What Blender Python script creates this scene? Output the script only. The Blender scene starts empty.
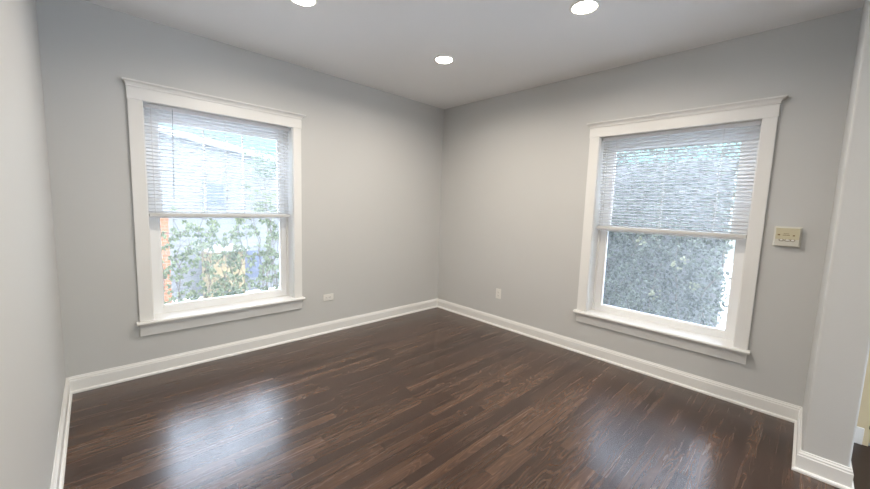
import bpy, bmesh, math, random
from mathutils import Vector, Matrix
random.seed(7)
S = bpy.context.scene
COL = S.collection
PI = math.pi

# ------------------------------------------------------------------ camera
YAW, PITCH, ROLL = -0.7664, -0.1060, 0.0332
fw = Vector((-math.cos(PITCH)*math.sin(YAW), math.cos(PITCH)*math.cos(YAW), math.sin(PITCH)))
r0 = fw.cross(Vector((0, 0, 1))).normalized(); u0 = r0.cross(fw)
rr = r0*math.cos(ROLL)+u0*math.sin(ROLL); uu = -r0*math.sin(ROLL)+u0*math.cos(ROLL)
cam = bpy.data.cameras.new('camera'); cam.sensor_width = 36; cam.lens = 355.95*36/870; cam.clip_start = .01
co = bpy.data.objects.new('camera', cam); COL.objects.link(co)
co.matrix_world = Matrix(((rr.x, uu.x, -fw.x, -3.3277), (rr.y, uu.y, -fw.y, -3.3729), (rr.z, uu.z, -fw.z, 1.3532), (0, 0, 0, 1)))
S.camera = co

# ------------------------------------------------------------------ world, sun, exposure
S.view_settings.view_transform = 'Standard'; S.view_settings.look = 'None'
S.view_settings.gamma = 1; S.view_settings.exposure = 0.54
W = bpy.data.worlds.new('sky'); S.world = W; W.use_nodes = True
nt = W.node_tree; nt.nodes.clear()
wo = nt.nodes.new('ShaderNodeOutputWorld'); bg = nt.nodes.new('ShaderNodeBackground')
tc = nt.nodes.new('ShaderNodeTexCoord'); sx = nt.nodes.new('ShaderNodeSeparateXYZ')
cr = nt.nodes.new('ShaderNodeValToRGB')
cr.color_ramp.elements[0].position = 0.0; cr.color_ramp.elements[0].color = (.095, .115, .12, 1)
cr.color_ramp.elements[1].position = 1.0; cr.color_ramp.elements[1].color = (.86, 1.02, 1.28, 1)
e = cr.color_ramp.elements.new(.12); e.color = (.042, .108, .114, 1)
e = cr.color_ramp.elements.new(.22); e.color = (.10, .15, .16, 1)
e = cr.color_ramp.elements.new(.42); e.color = (.86, 1.02, 1.26, 1)
ns = nt.nodes.new('ShaderNodeTexNoise'); ns.inputs['Scale'].default_value = 2.6; ns.inputs['Detail'].default_value = 5
cm = nt.nodes.new('ShaderNodeMapRange'); cm.inputs[1].default_value = .50; cm.inputs[2].default_value = .68
mx = nt.nodes.new('ShaderNodeMix'); mx.data_type = 'RGBA'; mx.inputs[7].default_value = (.9, 1.0, 1.15, 1)
nt.links.new(tc.outputs['Generated'], sx.inputs[0]); nt.links.new(sx.outputs['Z'], cr.inputs[0])
nt.links.new(tc.outputs['Generated'], ns.inputs['Vector']); nt.links.new(ns.outputs[0], cm.inputs[0])
zm = nt.nodes.new('ShaderNodeMapRange'); zm.inputs[1].default_value = .28; zm.inputs[2].default_value = .45
ml = nt.nodes.new('ShaderNodeMath'); ml.operation = 'MULTIPLY'
nt.links.new(sx.outputs['Z'], zm.inputs[0]); nt.links.new(zm.outputs[0], ml.inputs[0]); nt.links.new(cm.outputs[0], ml.inputs[1])
nt.links.new(ml.outputs[0], mx.inputs[0]); nt.links.new(cr.outputs[0], mx.inputs[6])
nt.links.new(mx.outputs[2], bg.inputs['Color']); nt.links.new(bg.outputs[0], wo.inputs[0])
bg.inputs['Strength'].default_value = 7.6
sun = bpy.data.lights.new('sun', 'SUN'); sun.energy = 0.8; sun.angle = math.radians(1.5); sun.color = (1, .95, .88)
so = bpy.data.objects.new('sun', sun); COL.objects.link(so)
so.rotation_euler = Vector((-.04, .62, -.78)).to_track_quat('-Z', 'Y').to_euler(); so.location = (0, -8, 10)
LAMP_W = 9.5          # watts of each recessed lamp
LAMP_COL = (1.0, .90, .77)

# ------------------------------------------------------------------ materials
def new_mat(name):
    m = bpy.data.materials.new(name); m.use_nodes = True
    return m, m.node_tree, m.node_tree.nodes['Principled BSDF']
def N(t, kind, **kw):
    n = t.nodes.new(kind)
    for k, v in kw.items(): setattr(n, k, v)
    return n
def plain(name, col, rough=.5, spec=.5, var=.04, scale=30, bump=0, metal=0):
    m, t, b = new_mat(name)
    co_ = N(t, 'ShaderNodeTexCoord'); no = N(t, 'ShaderNodeTexNoise')
    no.inputs['Scale'].default_value = scale; no.inputs['Detail'].default_value = 4
    t.links.new(co_.outputs['Object'], no.inputs['Vector'])
    mr = N(t, 'ShaderNodeMapRange'); mr.inputs[3].default_value = 1-var; mr.inputs[4].default_value = 1+var
    t.links.new(no.outputs[0], mr.inputs[0])
    mu = N(t, 'ShaderNodeVectorMath', operation='SCALE'); mu.inputs[0].default_value = col
    t.links.new(mr.outputs[0], mu.inputs['Scale']); t.links.new(mu.outputs[0], b.inputs['Base Color'])
    b.inputs['Roughness'].default_value = rough; b.inputs['Specular IOR Level'].default_value = spec; b.inputs['Metallic'].default_value = metal
    if bump:
        bp = N(t, 'ShaderNodeBump'); bp.inputs['Strength'].default_value = bump; bp.inputs['Distance'].default_value = .002
        n2 = N(t, 'ShaderNodeTexNoise'); n2.inputs['Scale'].default_value = 220
        t.links.new(co_.outputs['Object'], n2.inputs['Vector']); t.links.new(n2.outputs[0], bp.inputs['Height'])
        t.links.new(bp.outputs[0], b.inputs['Normal'])
    return m
PAINT = plain('wall_paint', (.60, .605, .60), .55, .3, .012, 3, .25)
CEIL = plain('ceiling_paint', (.88, .88, .88), .8, .2, .01, 3, .2)
TRIM = plain('white_trim_paint', (.83, .83, .82), .32, .5, .012, 8)
VINYL = plain('white_vinyl', (.90, .91, .92), .3, .5, .01, 8)
SLAT = plain('white_slat', (.92, .93, .95), .35, .5, .01, 8)
def translucent(m, f):
    t = m.node_tree; b = t.nodes['Principled BSDF']; tl = t.nodes.new('ShaderNodeBsdfTranslucent'); tl.inputs['Color'].default_value = (.95, .96, .98, 1)
    ms = t.nodes.new('ShaderNodeMixShader'); ms.inputs[0].default_value = f
    t.links.new(b.outputs[0], ms.inputs[1]); t.links.new(tl.outputs[0], ms.inputs[2]); t.links.new(ms.outputs[0], t.nodes['Material Output'].inputs[0])
translucent(SLAT, .08)
RAILM = plain('shaded_rail_grey', (.64, .64, .63), .4, .5, .01, 8)  # grey includes the shade on the bottom rail's room face
CORDM = plain('white_cord', (.80, .80, .80), .7, .2, .02, 60)
WANDM = plain('clear_plastic_wand', (.50, .52, .54), .2, .5, .02, 30)
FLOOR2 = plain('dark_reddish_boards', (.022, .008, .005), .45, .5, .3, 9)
PLASTIC = plain('white_plastic', (.82, .81, .78), .3, .5, .01, 20)
IVORY = plain('ivory_plastic', (.68, .67, .61), .35, .5, .01, 20)
DARK = plain('dark_slot', (.03, .03, .03), .5, .4, .05, 50)
CREAM = plain('cream_plastic', (.63, .585, .42), .35, .5, .02, 40)
CREAMDOOR = plain('cream_door_paint', (.72, .62, .42), .4, .5, .03, 6)
TAN = plain('tan_mark', (.22, .14, .06), .5, .4, .05, 60)
METAL = plain('aged_metal', (.22, .17, .12), .35, .5, .06, 40, metal=.8)
GROUND = plain('pale_gravel', (.60, .59, .57), .9, .2, .15, 6)
SIDING = None
STEM = plain('vine_stem', (.16, .13, .10), .8, .2, .15, 20)
ROOFM = plain('roof_shingle', (.42, .42, .43), .9, .2, .12, 12)
BARK = plain('tree_bark', (.14, .12, .10), .9, .2, .2, 12)

def emit(name, col, st):
    m, t, b = new_mat(name); b.inputs['Base Color'].default_value = (*col, 1)
    b.inputs['Emission Color'].default_value = (*col, 1); b.inputs['Emission Strength'].default_value = st
    return m
LENS = emit('lamp_lens', (1.0, .88, .72), 30)

def glass(name, haze):
    m = bpy.data.materials.new(name); m.use_nodes = True; t = m.node_tree; t.nodes.clear()
    out = N(t, 'ShaderNodeOutputMaterial'); tr = N(t, 'ShaderNodeBsdfTransparent'); gl = N(t, 'ShaderNodeBsdfGlossy')
    gl.inputs['Roughness'].default_value = .02
    fr = N(t, 'ShaderNodeFresnel'); fr.inputs[0].default_value = 1.3
    tl = N(t, 'ShaderNodeBsdfTranslucent'); tl.inputs['Color'].default_value = (.9, .93, .96, 1)
    a = N(t, 'ShaderNodeMixShader'); b = N(t, 'ShaderNodeMixShader')
    co_ = N(t, 'ShaderNodeTexCoord'); no = N(t, 'ShaderNodeTexNoise'); no.inputs['Scale'].default_value = 5; no.inputs['Detail'].default_value = 5
    mr = N(t, 'ShaderNodeMapRange'); mr.inputs[3].default_value = haze*.75; mr.inputs[4].default_value = haze*1.25
    t.links.new(co_.outputs['Object'], no.inputs['Vector']); t.links.new(no.outputs[0], mr.inputs[0]); t.links.new(mr.outputs[0], a.inputs[0])
    t.links.new(tr.outputs[0], a.inputs[1]); t.links.new(tl.outputs[0], a.inputs[2])
    t.links.new(fr.outputs[0], b.inputs[0]); t.links.new(a.outputs[0], b.inputs[1]); t.links.new(gl.outputs[0], b.inputs[2])
    t.links.new(b.outputs[0], out.inputs[0])
    return m
GLASS1 = glass('veiled_glass_left', .04)  # translucent veil mixed in to imitate overexposed haze on the view
GLASS2 = glass('veiled_glass_right', .05)  # slight translucent veil mixed into the right window's panes

def leafmat(name, c1, c2, trans, rough=.45):
    m, t, b = new_mat(name)
    out = t.nodes['Material Output']
    g = N(t, 'ShaderNodeNewGeometry'); rp = N(t, 'ShaderNodeValToRGB')
    rp.color_ramp.elements[0].color = (*c1, 1); rp.color_ramp.elements[1].color = (*c2, 1)
    t.links.new(g.outputs['Random Per Island'], rp.inputs[0]); t.links.new(rp.outputs[0], b.inputs['Base Color'])
    b.inputs['Roughness'].default_value = rough
    tl = N(t, 'ShaderNodeBsdfTranslucent'); t.links.new(rp.outputs[0], tl.inputs['Color'])
    ms = N(t, 'ShaderNodeMixShader'); ms.inputs[0].default_value = trans
    t.links.new(b.outputs[0], ms.inputs[1]); t.links.new(tl.outputs[0], ms.inputs[2]); t.links.new(ms.outputs[0], out.inputs[0])
    return m
VINELEAF = leafmat('vine_leaf', (.085, .105, .052), (.25, .275, .145), .35)
IVYLEAF = leafmat('ivy_leaf', (.030, .036, .024), (.15, .165, .118), .12, .27)
PALELEAF = leafmat('pale_yellow_leaf', (.22, .22, .12), (.30, .30, .18), .25, .4)
TREELEAF = leafmat('tree_leaf', (.07, .10, .06), (.16, .20, .13), .4)

def floor_mat():
    m, t, b = new_mat('dark_stained_oak_strips'); L = t.links.new
    def math_(op, a, b_=None, c=None):
        n = N(t, 'ShaderNodeMath', operation=op)
        for i, v in enumerate((a, b_, c)):
            if v is None: continue
            if isinstance(v, (int, float)): n.inputs[i].default_value = v
            else: L(v, n.inputs[i])
        return n.outputs[0]
    co_ = N(t, 'ShaderNodeTexCoord'); sp = N(t, 'ShaderNodeSeparateXYZ'); L(co_.outputs['Object'], sp.inputs[0])
    X, Y = sp.outputs['X'], sp.outputs['Y']
    wv = .057
    ry = math_('DIVIDE', Y, wv); row = math_('FLOOR', ry); fy = math_('FRACT', ry)
    wn = N(t, 'ShaderNodeTexWhiteNoise', noise_dimensions='1D'); L(row, wn.inputs['W'])
    off = math_('MULTIPLY', wn.outputs['Value'], 9.0)
    rx = math_('DIVIDE', math_('ADD', X, off), 1.15); colx = math_('FLOOR', rx); fx = math_('FRACT', rx)
    cv = N(t, 'ShaderNodeCombineXYZ'); L(row, cv.inputs[0]); L(colx, cv.inputs[1])
    wb = N(t, 'ShaderNodeTexWhiteNoise', noise_dimensions='2D'); L(cv.outputs[0], wb.inputs['Vector'])
    rnd = wb.outputs['Value']
    # grain: noise stretched along the board, shifted for every board
    gv = N(t, 'ShaderNodeCombineXYZ'); L(math_('MULTIPLY', X, 1.6), gv.inputs[0]); L(math_('MULTIPLY', Y, 34.0), gv.inputs[1]); L(math_('MULTIPLY', rnd, 37.0), gv.inputs[2])
    gn = N(t, 'ShaderNodeTexNoise'); gn.inputs['Scale'].default_value = 1.0; gn.inputs['Detail'].default_value = 6; gn.inputs['Roughness'].default_value = .62; gn.inputs['Distortion'].default_value = .6
    L(gv.outputs[0], gn.inputs['Vector'])
    # cathedral figure: rings of a distorted noise
    g2 = N(t, 'ShaderNodeCombineXYZ'); L(math_('MULTIPLY', X, 1.5), g2.inputs[0]); L(math_('MULTIPLY', Y, 9.0), g2.inputs[1]); L(math_('MULTIPLY', rnd, 91.0), g2.inputs[2])
    n2 = N(t, 'ShaderNodeTexNoise'); n2.inputs['Scale'].default_value = 1.0; n2.inputs['Detail'].default_value = 2; L(g2.outputs[0], n2.inputs['Vector'])
    ring = math_('FRACT', math_('MULTIPLY', n2.outputs[0], 16.0))
    ringl = math_('POWER', math_('ABSOLUTE', math_('SUBTRACT', math_('MULTIPLY', ring, 2.0), 1.0)), 4.0)
    figured = math_('GREATER_THAN', wb.outputs['Color'], .45)
    ringf = math_('MULTIPLY', ringl, math_('MULTIPLY_ADD', figured, .8, .2))
    tone = math_('ADD', math_('MULTIPLY_ADD', rnd, .26, .10), math_('ADD', math_('MULTIPLY', gn.outputs[0], .66), math_('MULTIPLY', ringf, .22)))
    rp = N(t, 'ShaderNodeValToRGB'); L(tone, rp.inputs[0])
    rp.color_ramp.elements[0].position = .16; rp.color_ramp.elements[0].color = (.0170, .0078, .0048, 1)
    rp.color_ramp.elements[1].position = .98; rp.color_ramp.elements[1].color = (.150, .082, .051, 1)
    e = rp.color_ramp.elements.new(.52); e.color = (.043, .0208, .0130, 1)
    # seams
    ey = math_('MINIMUM', fy, math_('SUBTRACT', 1.0, fy)); sy = math_('LESS_THAN', ey, .012)
    ex = math_('MINIMUM', fx, math_('SUBTRACT', 1.0, fx)); sxx = math_('LESS_THAN', ex, .0009)
    seam = math_('MAXIMUM', sy, sxx)
    mxn = N(t, 'ShaderNodeMix', data_type='RGBA'); L(math_('MULTIPLY', seam, .6), mxn.inputs[0]); L(rp.outputs[0], mxn.inputs[6]); mxn.inputs[7].default_value = (.012, .008, .006, 1)
    L(mxn.outputs[2], b.inputs['Base Color'])
    L(math_('MULTIPLY_ADD', gn.outputs[0], .12, .20), b.inputs['Roughness'])
    b.inputs['Specular IOR Level'].default_value = .58
    b.inputs['Coat Weight'].default_value = .25; b.inputs['Coat Roughness'].default_value = .2
    bp = N(t, 'ShaderNodeBump'); bp.inputs['Strength'].default_value = .10; bp.inputs['Distance'].default_value = .001
    L(math_('ADD', gn.outputs[0], math_('MULTIPLY', seam, -1.0)), bp.inputs['Height']); L(bp.outputs[0], b.inputs['Normal'])
    return m
FLOOR = floor_mat()

def siding_mat():
    m, t, b = new_mat('white_lap_siding'); L = t.links.new
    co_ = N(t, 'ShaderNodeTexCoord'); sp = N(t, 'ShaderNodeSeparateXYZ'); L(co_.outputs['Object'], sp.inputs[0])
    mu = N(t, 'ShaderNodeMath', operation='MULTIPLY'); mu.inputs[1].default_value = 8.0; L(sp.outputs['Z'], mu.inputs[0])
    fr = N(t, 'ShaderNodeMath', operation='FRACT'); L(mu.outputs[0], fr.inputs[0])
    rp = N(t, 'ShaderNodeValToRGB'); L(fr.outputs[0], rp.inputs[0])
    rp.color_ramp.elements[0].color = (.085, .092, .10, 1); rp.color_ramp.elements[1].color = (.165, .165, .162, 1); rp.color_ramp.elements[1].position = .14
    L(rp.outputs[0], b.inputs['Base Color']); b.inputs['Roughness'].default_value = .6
    return m
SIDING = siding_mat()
def brick_mat(name, c1, c2, cm_):
    m, t, b = new_mat(name); L = t.links.new
    co_ = N(t, 'ShaderNodeTexCoord'); mp = N(t, 'ShaderNodeMapping'); mp.inputs['Rotation'].default_value = (PI/2, 0, 0)
    br = N(t, 'ShaderNodeTexBrick'); br.inputs['Scale'].default_value = 4.5
    br.inputs['Color1'].default_value = (*c1, 1); br.inputs['Color2'].default_value = (*c2, 1); br.inputs['Mortar'].default_value = (*cm_, 1)
    L(co_.outputs['Object'], mp.inputs[0]); L(mp.outputs[0], br.inputs['Vector']); L(br.outputs[0], b.inputs['Base Color']); b.inputs['Roughness'].default_value = .85
    return m
BRICK = brick_mat('orange_brick', (.27, .075, .026), (.31, .10, .04), (.24, .17, .12))
DBRICK = brick_mat('grey_brick', (.17, .17, .16), (.21, .20, .19), (.24, .24, .23))  # grey brick colours of the neighbouring wall
BEIGE = plain('beige_render', (.22, .165, .085), .7, .3, .03, 4)
OUTTRIM = plain('dimmed_trim', (.15, .155, .16), .6, .3, .03, 5)  # white house trim, base colour darkened so it does not clip
OUTGLASS = plain('far_window_glass', (.10, .11, .15), .15, .3, .05, 3)

# ------------------------------------------------------------------ mesh helpers
def add_box(bm, x0, x1, y0, y1, z0, z1, bevel=0, seg=2):
    x0, x1 = sorted((x0, x1)); y0, y1 = sorted((y0, y1)); z0, z1 = sorted((z0, z1))
    g = bmesh.ops.create_cube(bm, size=1)
    for v in g['verts']:
        v.co = Vector(((x0+x1)/2+v.co.x*(x1-x0), (y0+y1)/2+v.co.y*(y1-y0), (z0+z1)/2+v.co.z*(z1-z0)))
    if bevel:
        es = list({e for v in g['verts'] for e in v.link_edges})
        bmesh.ops.bevel(bm, geom=es, offset=bevel, segments=seg, affect='EDGES', profile=.5)
def add_loft(bm, rings, cap=True):
    vs = [[bm.verts.new(p) for p in r] for r in rings]
    n = len(vs[0])
    for a, b in zip(vs, vs[1:]):
        for i in range(n):
            bm.faces.new((a[i], a[(i+1) % n], b[(i+1) % n], b[i]))
    if cap:
        bm.faces.new(list(reversed(vs[0]))); bm.faces.new(vs[-1])
def add_sweep(bm, prof, path, side):
    """profile (out, z) swept along a 2D path of points with mitres; side = offset normal sign"""
    n = len(path); rows = []
    for i, p in enumerate(path):
        p = Vector(p); d1 = (p-Vector(path[i-1])).normalized() if i else None
        d2 = (Vector(path[i+1])-p).normalized() if i < n-1 else None
        d1 = d1 or d2; d2 = d2 or d1
        n1 = Vector((-d1.y, d1.x))*side; n2 = Vector((-d2.y, d2.x))*side
        mv = (n1+n2); mv = mv/(1+n1.dot(n2))
        rows.append([Vector((p.x+mv.x*o, p.y+mv.y*o, z)) for o, z in prof])
    add_loft(bm, rows)
def add_tube(bm, pts, rad, n=6):
    pts = [Vector(p) for p in pts]; rings = []
    for i, p in enumerate(pts):
        d = (pts[min(i+1, len(pts)-1)]-pts[max(i-1, 0)]).normalized()
        a = d.cross(Vector((0, 0, 1))); a = a.normalized() if a.length > .05 else Vector((1, 0, 0)); b = d.cross(a).normalized()
        r = rad[i] if isinstance(rad, (list, tuple)) else rad
        rings.append([p+(a*math.cos(2*PI*k/n)+b*math.sin(2*PI*k/n))*r for k in range(n)])
    add_loft(bm, rings)
def add_lathe(bm, prof, n=40, at=(0, 0, 0)):
    c = Vector(at)
    add_loft(bm, [[c+Vector((r*math.cos(2*PI*k/n), r*math.sin(2*PI*k/n), z)) for k in range(n)] for r, z in prof], cap=False)
def obj(name, bm, mat, parent=None, smooth=False):
    bmesh.ops.recalc_face_normals(bm, faces=bm.faces[:])
    me = bpy.data.meshes.new(name); bm.to_mesh(me); bm.free(); me.materials.append(mat)
    if smooth:
        for p in me.polygons: p.use_smooth = True
    o = bpy.data.objects.new(name, me); COL.objects.link(o)
    if parent: o.parent = parent
    return o
def boxes(name, mat, parent, *bs, bevel=0):
    bm = bmesh.new()
    for b in bs: add_box(bm, *b, bevel=bevel)
    return obj(name, bm, mat, parent)
def struct(o, label=None, cat=None):
    o['kind'] = 'structure'
    if label: o['label'] = label
    if cat: o['category'] = cat
    return o
def root(name, loc=(0, 0, 0), rz=0):
    o = bpy.data.objects.new(name, None); COL.objects.link(o); o.location = loc; o.rotation_euler = (0, 0, rz); o.empty_display_size = .1
    return o
def tag(o, label, cat, group=None):
    o['label'] = label; o['category'] = cat
    if group: o['group'] = group
    return o

# ------------------------------------------------------------------ room shell
H = 2.6; AX = -3.516; BY = -3.472; WT = .24; YB = -6.8
W1 = dict(l=-3.117, r=-1.884, il=-3.031, ir=-1.9622, st=.429, ab=.315, ht=2.034, cb=2.118, ct=2.160)
W2 = dict(l=1.9256, r=3.1692, il=2.0163, ir=3.0888, st=.4135, ab=.3047, ht=2.020, cb=2.104, ct=2.146)
JT = .015
struct(boxes('floor', FLOOR, None, (AX-WT, WT, -3.60, WT, -.06, 0)), 'dark brown stained oak strip floor with soft window glare', 'floor')
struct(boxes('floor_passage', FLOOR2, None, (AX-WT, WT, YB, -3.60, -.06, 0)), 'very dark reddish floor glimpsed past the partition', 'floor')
struct(boxes('ceiling', CEIL, None, (AX-WT, WT, YB, WT, H, H+.12)), 'plain pale grey painted ceiling with recessed lamps', 'ceiling')
def wall_hole(name, mat, w, u0_, u1, flip, label):
    a, b, c, d = w['il']-JT, w['ir']+JT, w['st']-.04, w['ht']+JT
    q = [(u0_, a), (b, u1)]
    bs = [(p0, p1, 0, WT, 0, H) for p0, p1 in q]+[(a, b, 0, WT, 0, c), (a, b, 0, WT, d, H)]
    if flip: bs = [(y0, y1, -x1, -x0, z0, z1) for x0, x1, y0, y1, z0, z1 in bs]
    return struct(boxes(name, mat, None, *bs), label, 'wall')
wall_hole('wall_back', PAINT, W1, AX-WT, 0, False, 'light grey wall holding the left window')
wall_hole('wall_right', PAINT, W2, -WT, -YB, True, 'light grey wall holding the right window')
struct(boxes('wall_left', PAINT, None, (AX-WT, AX, YB, 0, 0, H)), 'light grey wall at the left edge of the picture', 'wall')
# stub partition with a rounded drywall corner at the opening
bm = bmesh.new(); add_box(bm, -.635, 0, BY-.172, BY, 0, H)
es = [e for e in bm.edges if abs(e.verts[0].co.z-e.verts[1].co.z) > 1 and e.verts[0].co.x < -.3]
bmesh.ops.bevel(bm, geom=es, offset=.010, segments=4, affect='EDGES', profile=.5)
struct(obj('wall_partition', bm, PAINT), 'pale stub of partition wall beside the opening at right edge', 'wall')
struct(boxes('wall_front', PAINT, None, (AX, -1.6, YB, YB+.15, 0, H), (-.1, 0, YB, YB+.15, 0, H), (-1.6, -.1, YB, YB+.15, 2.3, H)))  # unseen end wall; its opening is added to let in fill daylight
# baseboards: flat board, stepped cap, shoe at the floor
BP = [(0, 0), (.026, 0), (.026, .010), (.021, .017), (.014, .018), (.014, .088), (.011, .092), (.011, .101), (.007, .106), (.005, .115), (0, .115)]
def base(name, path, side, label):
    bm = bmesh.new(); add_sweep(bm, BP, path, side); return struct(obj(name, bm, TRIM), label, 'baseboard')
base('baseboard_back', [(AX, 0), (0, 0)], -1, 'white baseboard under the left window')
base('baseboard_right', [(0, 0), (0, BY), (-.635, BY), (-.635, BY-.172), (0, BY-.172)], -1, 'white baseboard under the right window and round the partition')
base('baseboard_left', [(AX, YB), (AX, 0)], -1, 'white baseboard along the left edge wall')

# ------------------------------------------------------------------ windows (local axes: u right, d outward, z up)
def make_window(name, w, rz, gmat, muntins, ls, us, label):
    R = struct(root(name, (0, 0, 0), rz), label, 'window')
    l, r, il, ir, st, ab, ht, cb, ct = (w[k] for k in ('l', 'r', 'il', 'ir', 'st', 'ab', 'ht', 'cb', 'ct'))
    T = .02
    boxes('side_casing', TRIM, R, (l, il-.004, -T, -.0005, st, ht), bevel=.0025)
    boxes('side_casing', TRIM, R, (ir+.004, r, -T, -.0005, st, ht), bevel=.0025)
    boxes('head_casing', TRIM, R, (l-.003, r+.003, -T-.003, -.0005, ht, cb), bevel=.002)
    bm = bmesh.new(); rings = []
    for z, e in ((0, .0), (.0, .007), (.004, .008), (.006, .005), (.012, .009), (.018, .015), (.022, .022), (.0235, .030), (.031, .033), (.031, .0)):
        z = cb+z*(ct-cb)/.031
        rings.append([Vector((l-e*.75, -.0005, z)), Vector((r+e, -.0005, z)), Vector((r+e, -T-.003-e, z)), Vector((l-e*.75, -T-.003-e, z))])
    add_loft(bm, rings); obj('crown_moulding', bm, TRIM, R)
    bm = bmesh.new(); s0, s1 = l-.019, r+.015
    # stool with horns and rounded nose
    prof = [(-.052, st-.022), (-.058, st-.018), (-.060, st-.011), (-.058, st-.004), (-.052, st)]
    add_loft(bm, [[Vector((x, d, z)) for d, z in prof+[(-.0005, st), (-.0005, st-.022)]] for x in (s0, s1)])
    add_box(bm, il-.0005, ir+.0005, -.0005, .14, st-.022, st)
    obj('window_stool', bm, TRIM, R)
    boxes('apron', TRIM, R, (l, r, -.018, -.0005, ab, st-.0225), bevel=.002)
    bm = bmesh.new()
    add_box(bm, il-JT, il, 0, WT, st-.02, ht+JT); add_box(bm, ir, ir+JT, 0, WT, st-.02, ht+JT); add_box(bm, il, ir, 0, WT, ht, ht+JT)
    add_box(bm, il, ir, .1402, WT+.02, st-.04, st-.012)
    obj('jamb', bm, TRIM, R)
    bm = bmesh.new()                                             # inner stops and parting beads
    for d0, d1, k in ((.118, .138, .013), (.176, .184, .010), (.222, .238, .02)):
        add_box(bm, il, il+k, d0, d1, st, ht); add_box(bm, ir-k, ir, d0, d1, st, ht); add_box(bm, il+k, ir-k, d0, d1, ht-k, ht)
    obj('window_stop', bm, TRIM, R)
    mid = (st+ht)/2-.012
    def sash(nm, d0, d1, z0, z1, bot, top, sl, sr):
        bm = bmesh.new(); a, b = il+.002, ir-.002
        add_box(bm, a, a+sl, d0, d1, z0, z1, .002); add_box(bm, b-sr, b, d0, d1, z0, z1, .002)
        add_box(bm, a+sl, b-sr, d0, d1, z0, z0+bot, .002); add_box(bm, a+sl, b-sr, d0, d1, z1-top, z1, .002)
        # stepped glazing bead
        g = .010; dm = (d0+d1)/2
        i0, i1, j0, j1 = a+sl, b-sr, z0+bot, z1-top
        add_box(bm, i0, i0+g, dm-.010, dm+.010, j0, j1); add_box(bm, i1-g, i1, dm-.010, dm+.010, j0, j1)
        add_box(bm, i0+g, i1-g, dm-.010, dm+.010, j0, j0+g); add_box(bm, i0+g, i1-g, dm-.010, dm+.010, j1-g, j1)
        s = obj(nm, bm, VINYL, R)
        p = boxes('pane', gmat, s, (i0+g*.5, i1-g*.5, dm-.0085, dm-.0075, j0+g*.5, j1-g*.5))
        return s, (i0+g, i1-g, j0+g, j1-g, dm)
    sash('lower_sash', .1385, .1735, st, mid+.02, .055, .036, *ls)
    s, (i0, i1, j0, j1, dm) = sash('upper_sash', .1855, .2205, mid-.018, ht, .036, .090, *us)
    if muntins:
        for k in (1, 2):
            x = i0+(i1-i0)*k/3; boxes('muntin', VINYL, s, (x-.006, x+.006, dm-.006, dm+.006, j0, j1))
        z = j0+(j1-j0)*.47; boxes('muntin', VINYL, s, (i0, i1, dm-.006, dm+.006, z-.006, z+.006))
    bm = bmesh.new()                                             # sash lock on the meeting rail
    return R
WIN1 = make_window('window_1', W1, 0, GLASS1, True, (.070, .056), (.094, .054), 'left window with leafy vine and bright white house outside')
WIN2 = make_window('window_2', W2, -PI/2, GLASS2, False, (.062, .062), (.062, .104), 'right window looking onto grey green ivy')

# ------------------------------------------------------------------ mini blinds
def make_blind(w, rz, bottom, tilt, ladders, wand, label):
    il, ir, ht = w['il']+.007, w['ir']-.007, w['ht']
    cx = (il+ir)/2
    loc = Vector((cx, .055, 0)); loc.rotate(Matrix.Rotation(rz, 3, 'Z'))
    R = tag(root('window_blind', loc, rz), label, 'blind')
    a, b = il-cx, ir-cx
    bm = bmesh.new(); add_box(bm, a, b, -.018, .018, ht-.030, ht-.001, .002); obj('headrail', bm, SLAT, R)
    bm = bmesh.new(); add_box(bm, a, b, -.014, .014, bottom-.013, bottom+.013, .005, 3); obj('bottom_rail', bm, RAILM, R)
    bm = bmesh.new(); pitch = .0262; z = bottom+.013+.012; hw = .0128
    ct_, st_ = math.cos(tilt), math.sin(tilt)
    while z < ht-.036:
        top = []; bot = []
        for k in range(5):
            s = -1+k*.5; crown = .0018*(1-s*s)
            d, h = s*hw*ct_-crown*st_, -s*hw*st_+crown*ct_
            top.append((d, z+h)); bot.append((d, z+h-.0006))
        pr = top+bot[::-1]
        add_loft(bm, [[Vector((x, d, zz)) for d, zz in pr] for x in (a+.002, b-.002)])
        z += pitch
    obj('slats', bm, SLAT, R)
    for x in ladders:
        bm = bmesh.new()
        for d in (-.0145, .0145): add_tube(bm, [(x-cx, d, bottom+.012), (x-cx, d, ht-.028)], .0017, 5)
        obj('ladder_cord', bm, CORDM, R)
    if wand:
        x, z0 = wand
        bm = bmesh.new(); add_tube(bm, [(x-cx, -.021, ht-.012), (x-cx, -.026, ht-.03), (x-cx-.012, -.026, z0+.02), (x-cx-.012, -.026, z0)], [.002, .003, .0032, .0042], 6)
        obj('wand', bm, WANDM, R)
    return R
make_blind(W1, 0, 1.220, math.radians(12), (-2.985, -2.50, -2.057), (-2.856, 1.345), 'half raised white mini blind in the left window, thin grey wand hanging')
make_blind(W2, -PI/2, 1.212, math.radians(19), (2.142, 2.531, 2.886), None, 'half raised white mini blind in the right window, in front of ivy')

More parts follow.
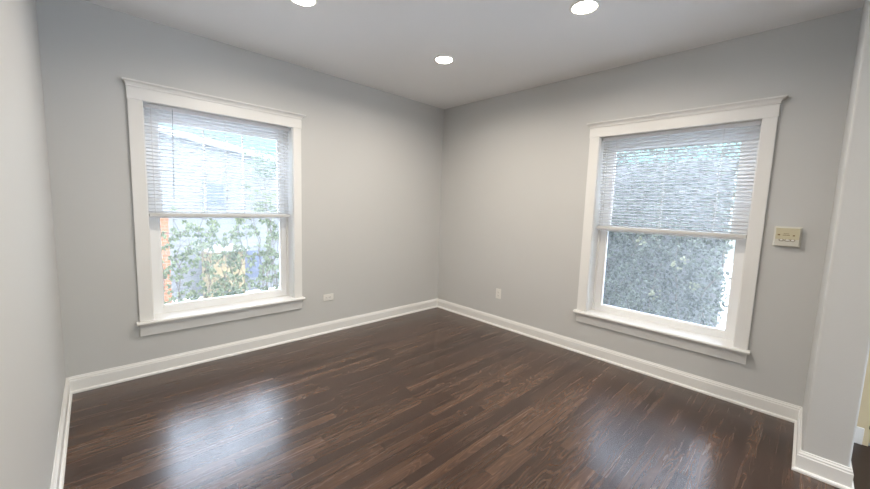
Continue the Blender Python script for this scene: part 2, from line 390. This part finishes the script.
# ------------------------------------------------------------------ recessed lamps
def lamp(x, y, label, watts=LAMP_W):
    R = tag(root('recessed_light', (x, y, H)), label, 'ceiling light', 'recessed ceiling lights')
    bm = bmesh.new(); add_lathe(bm, [(.088, -.0002), (.088, -.004), (.084, -.006), (.074, -.007), (.070, -.004), (.069, -.0005)]); obj('trim_ring', bm, PLASTIC, R, True)
    bm = bmesh.new(); add_lathe(bm, [(.0001, -.016), (.035, -.0145), (.058, -.0105), (.068, -.005), (.0685, -.0008)]); obj('lens', bm, LENS, R, True)
    ld = bpy.data.lights.new('lamp_light', 'AREA'); ld.shape = 'DISK'; ld.size = .13; ld.energy = watts; ld.color = LAMP_COL; ld.spread = math.radians(165)
    lo = bpy.data.objects.new('lamp_light', ld); COL.objects.link(lo); lo.parent = R; lo.location = (0, 0, -.018)
lamp(-1.105, -1.10, 'round recessed ceiling light nearest the corner between the windows')
lamp(-1.090, -2.30, 'round recessed ceiling light nearest the right window')
lamp(-2.330, -1.09, 'round recessed ceiling light above the left window, cut by the top edge')
lamp(-2.330, -2.30, 'round recessed ceiling light overhead near the viewer, above the frame')

lamp(-2.60, -5.10, 'added unseen fill light in the room behind the viewer, left one', 17.0)  # made-up lamp out of view, added as warm fill
lamp(-1.20, -5.10, 'added unseen fill light in the room behind the viewer, right one', 12.0)  # second added fill lamp, also out of view

# ------------------------------------------------------------------ outlets
def outlet(loc, rot, label):
    R = tag(root('electrical_outlet', loc), label, 'outlet'); R.rotation_euler = rot
    boxes('cover_plate', PLASTIC, R, (-.035, .035, -.0055, -.0003, -.0575, .0575), bevel=.003)
    for s in (-1, 1):
        bm = bmesh.new()
        n = 20; rr_ = []
        for dd in (-.0050, -.0072):
            rr_.append([Vector((max(-.0165, min(.0165, .0185*math.cos(2*PI*k/n))), dd, s*.0195+max(-.0135, min(.0135, .0175*math.sin(2*PI*k/n))))) for k in range(n)])
        add_loft(bm, rr_); f = obj('receptacle', bm, PLASTIC, R)
        boxes('slot', DARK, f, (-.0075, -.0055, -.0076, -.0071, s*.0195-.002, s*.0195+.006)); boxes('slot', DARK, f, (.0055, .0075, -.0076, -.0071, s*.0195-.002, s*.0195+.006))
        boxes('ground_hole', DARK, f, (-.0025, .0025, -.0076, -.0071, s*.0195-.0105, s*.0195-.006), bevel=.0002)
    bm = bmesh.new(); add_lathe(bm, [(.0032, .0), (.0030, .001), (.0001, .0014)], 12); bmesh.ops.rotate(bm, verts=bm.verts[:], matrix=Matrix.Rotation(PI/2, 3, 'X')); bmesh.ops.translate(bm, verts=bm.verts[:], vec=(0, -.0054, 0))
    obj('screw', bm, RAILM, R)
outlet((-1.60, 0, .377), (0, PI/2, 0), 'white electrical outlet mounted sideways right of the left window')
outlet((0, -.998, .381), (0, 0, -PI/2), 'white upright electrical outlet on the wall left of the right window')

# ------------------------------------------------------------------ control box on the right wall
R = tag(root('thermostat', (0, -3.290, 1.2315), -PI/2), 'cream and white control box on the wall right of the right window', 'thermostat')
boxes('back_plate', IVORY, R, (-.067, .067, -.006, -.0003, -.067, .067), bevel=.002)
boxes('housing', IVORY, R, (-.062, .062, -.032, -.006, -.062, .062), bevel=.005)
boxes('face_panel', CREAM, R, (-.057, .057, -.0345, -.0318, -.016, .057), bevel=.001)
bm = bmesh.new(); add_box(bm, -.046, -.034, -.0355, -.0343, .008, .016); add_box(bm, -.022, .012, -.0355, -.0343, .009, .012); add_box(bm, -.018, .008, -.0355, -.0343, .019, .0215); add_box(bm, .026, .036, -.0355, -.0343, .006, .013)
obj('markings', bm, TAN, R)
for x, wd in ((-.026, .009), (.004, .012), (.028, .009)):
    bm = bmesh.new(); n = 20
    rings = [[Vector((x+wd*k_*math.cos(2*PI*k/n), d_, -.022+.0055*k_*math.sin(2*PI*k/n))) for k in range(n)] for d_, k_ in ((-.0318, 1), (-.037, 1), (-.039, .8))]
    add_loft(bm, rings); kb = obj('button', bm, PLASTIC, R)
    bm = bmesh.new(); rings = [[Vector((x+(wd+.0028)*k_*math.cos(2*PI*k/n), d_, -.022+.0083*k_*math.sin(2*PI*k/n))) for k in range(n)] for d_, k_ in ((-.0318, 1), (-.0335, 1))]
    add_loft(bm, rings); obj('button_rim', bm, TAN, kb)

# ------------------------------------------------------------------ door beyond the opening
D = struct(root('door_1', (0, -3.70, 0), -PI/2), 'cream door glimpsed beyond the partition at lower right', 'door')
boxes('plinth_block', TRIM, D, (-.03, .036, -.026, -.0005, 0, .105), bevel=.003)
boxes('door_casing', CREAMDOOR, D, (-.05, .060, -.02, -.0005, 0, 2.12), (.86, .92, -.02, -.0005, 0, 2.12), (.06, .86, -.02, -.0005, 2.06, 2.12), bevel=.002)
boxes('door_panel', CREAMDOOR, D, (.062, .858, -.012, -.0005, .02, 2.058), bevel=.002)
for z in (.12, .50, 1.85): boxes('hinge', METAL, D, (.052, .072, -.026, -.0115, z-.012, z+.012), bevel=.003)
bm = bmesh.new(); add_lathe(bm, [(.0001, .055), (.02, .05), (.027, .035), (.02, .018), (.012, .01), (.012, .0)], 20); bmesh.ops.rotate(bm, verts=bm.verts[:], matrix=Matrix.Rotation(PI/2, 3, 'X')); bmesh.ops.translate(bm, verts=bm.verts[:], vec=(.80, -.012, 1.0)); obj('door_knob', bm, METAL, D, True)

# ------------------------------------------------------------------ outside
struct(boxes('ground', GROUND, None, (-20, 20, -20, 30, -1.06, -1.0)), 'pale ground outside', 'ground')
LOBES = [(0, 1), (.16, .55), (.50, .80), (.36, .34), (.92, .34), (.42, .06), (.55, -.30), (.12, -.12), (0, -.35)]
OUT5 = LOBES+[(-x, y) for x, y in reversed(LOBES[1:-1])]
OVAL = [(0, 1), (.30, .62), (.46, .2), (.34, -.22), (0, -.45), (-.34, -.22), (-.46, .2), (-.30, .62)]
def add_leaf(bm, p, size, nrm, roll, shape):
    n = Vector(nrm).normalized(); a = n.cross(Vector((0, 0, 1))); a = a.normalized() if a.length > .05 else Vector((1, 0, 0)); b = n.cross(a)
    ca, sa = math.cos(roll), math.sin(roll); A = a*ca+b*sa; B = b*ca-a*sa
    c = bm.verts.new(Vector(p)+n*size*.12)
    vs = [bm.verts.new(Vector(p)+(A*x+B*y)*size+n*(-abs(x)*.18-.1*y*y)*size) for x, y in shape]
    for i in range(len(vs)): bm.faces.new((c, vs[i], vs[(i+1) % len(vs)]))
def rnd_dir(base, spread):
    return Vector(base)+Vector((random.gauss(0, spread), random.gauss(0, spread), random.gauss(0, spread)))

def add_creeper(bm, p, size, nrm, roll):
    for k, f in ((-2, .62), (-1, .88), (0, 1), (1, .88), (2, .62)):
        an = roll+k*.62; n = Vector(nrm).normalized(); a = n.cross(Vector((0, 0, 1))); a = a.normalized() if a.length > .05 else Vector((1, 0, 0)); b = n.cross(a)
        B = b*math.cos(an)-a*math.sin(an); q = Vector(p)+B*size*f*.62
        add_leaf(bm, q, size*f*.72, n+B*-.25, an, OVAL)

# vine climbing outside the left window
V = tag(root('climbing_vine', (-2.5, .62, -1.0)), 'green climbing vine with lobed leaves outside the left window', 'vine')
V_o = V.location.copy()
bs = bmesh.new(); bl = bmesh.new()
for i in range(26):
    x = -3.25+i*.066+random.uniform(-.05, .05); y = .62+random.uniform(-.15, .15)
    topz = random.uniform(.95, 1.3) if x < -2.25 else random.uniform(1.1, 1.5)
    pts = []; z = -1.0
    while z < topz:
        pts.append(Vector((x, y, z))); z += .12; x += random.gauss(0, .035); y += random.gauss(0, .018)
    add_tube(bs, [p-V_o for p in pts], [.006*(1-.6*k/len(pts)) for k in range(len(pts))], 5)
    dens = 1.0 if i < 15 else .5
    for p in pts:
        if p.z < .1: continue
        for _ in range(4):
            if random.random() > dens: continue
            q = p+Vector((random.gauss(0, .07), random.gauss(0, .06), random.gauss(0, .06)))
            add_tube(bs, [p-V_o, q-V_o], .0014, 4)
            add_creeper(bl, q-V_o, random.uniform(.028, .050), rnd_dir((-.2, -1, .25), .35), PI+random.gauss(0, .5))
obj('stems', bs, STEM, V); obj('foliage', bl, VINELEAF, V)

# neighbouring house, brick outbuilding and a tree
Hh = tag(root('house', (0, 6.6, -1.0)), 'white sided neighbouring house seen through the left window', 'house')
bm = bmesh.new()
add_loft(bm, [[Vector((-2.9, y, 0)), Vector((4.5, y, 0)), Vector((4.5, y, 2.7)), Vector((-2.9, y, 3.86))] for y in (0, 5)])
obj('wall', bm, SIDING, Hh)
bm = bmesh.new(); add_loft(bm, [[Vector((-3.2, y, 3.92)), Vector((4.8, y, 2.67)), Vector((4.8, y, 2.80)), Vector((-3.2, y, 4.05))] for y in (-.15, 5.2)]); obj('roof', bm, ROOFM, Hh)
for x0, x1, z0, z1 in ((-.55, -.15, .35, 1.05), (-1.35, -1.0, 2.2, 2.7)):
    f = boxes('window', OUTTRIM, Hh, (x0-.07, x1+.07, -.05, -.001, z0-.07, z1+.07)); boxes('pane', OUTGLASS, f, (x0, x1, -.055, -.049, z0, z1))
B2 = tag(root('shed', (-1.3, 5.4, -1.0)), 'beige shed in front of the white house, behind the vine', 'shed')
boxes('wall', BEIGE, B2, (-.25, .42, 0, .9, 0, 1.22)); boxes('roof', ROOFM, B2, (-.3, .47, -.06, .96, 1.22, 1.28), bevel=.01)
B3 = tag(root('brick_pier', (-2.62, 4.2, -1.0)), 'orange brick pier at the left edge of the left window', 'pier')
boxes('shaft', BRICK, B3, (-.6, .22, 0, .6, 0, 2.05)); boxes('cap', ROOFM, B3, (-.64, .26, -.04, .64, 2.05, 2.11), bevel=.01)
def tree(loc, h, rad, n, label):
    R = tag(root('tree', loc), label, 'tree')
    bm = bmesh.new(); add_tube(bm, [(0, 0, 0), (.05, 0, h*.4), (0, .05, h*.8)], [.028, .02, .012], 8)
    for k in range(7):
        a = k*2.4; add_tube(bm, [(0, 0, h*(.4+.05*k)), (rad*.6*math.cos(a), rad*.6*math.sin(a), h*(.6+.05*k))], [.010, .005], 5)
    obj('trunk', bm, BARK, R)
    bm = bmesh.new()
    for _ in range(n):
        d = rnd_dir((0, 0, 0), 1).normalized()*rad*random.uniform(.3, 1)
        add_leaf(bm, Vector((0, 0, h*.8))+Vector((d.x, d.y, d.z*.8)), random.uniform(.05, .10), rnd_dir((0, -1, .4), .6), random.uniform(0, 6), OVAL)
    obj('crown', bm, TREELEAF, R)
tree((-.35, 5.6, -1.0), 4.0, .55, 130, 'slender sparse tree showing against the sky at upper right of left window')

# ivy bank outside the right window
struct(boxes('wall_neighbour', DBRICK, None, (1.86, 2.0, -2.76, 4, -1.0, 2.0)), 'shaded neighbouring wall behind the ivy', 'wall')
I = tag(root('ivy', (1.45, -2.0, -1.0)), 'dense grey green ivy filling the view of the right window', 'ivy'); I_o = I.location.copy()
bl = bmesh.new(); bp_ = bmesh.new(); bs = bmesh.new()
for k in range(9):
    y = -2.6+k*.24; pts = []; z = -1.0
    while z < 2.0: pts.append(Vector((1.60, y, z))-I_o); z += .15; y += random.gauss(0, .04)
    add_tube(bs, pts, .010, 5)
pale = [(-2.02, 1.02), (-2.40, .78), (-2.58, .58), (-2.20, .40), (-2.46, .84)]
def edge(z): return -2.845+.03*math.sin(z*9)+.02*math.sin(z*23+1)
for _ in range(12500):
    y = random.uniform(-2.92, -.6); z = random.uniform(-.5, 2.27)+random.gauss(0,.03)
    if y < edge(z)+random.gauss(0, .028): continue
    bulge = .10*math.sin(y*6+z*2)+.08*math.sin(z*7-y*3)+.05*math.sin(y*17+z*13)
    x = 1.40-bulge*.7+min(.14, abs(random.gauss(0, .07)))
    pl_ = any((y-py)**2+(z-pz)**2 < .0030 for py, pz in pale) and random.random() < .6
    s = random.uniform(.018, .038)
    add_leaf(bp_ if pl_ else bl, Vector((x-(.05 if pl_ else 0), y, z))-I_o, s, rnd_dir((-1, 0, .35), .5), PI+random.gauss(0, .9), OUT5 if random.random() < .5 else OVAL)
obj('stems', bs, STEM, I); obj('foliage', bl, IVYLEAF, I); obj('pale_leaves', bp_, PALELEAF, I)['label'] = 'pale yellow leaves'
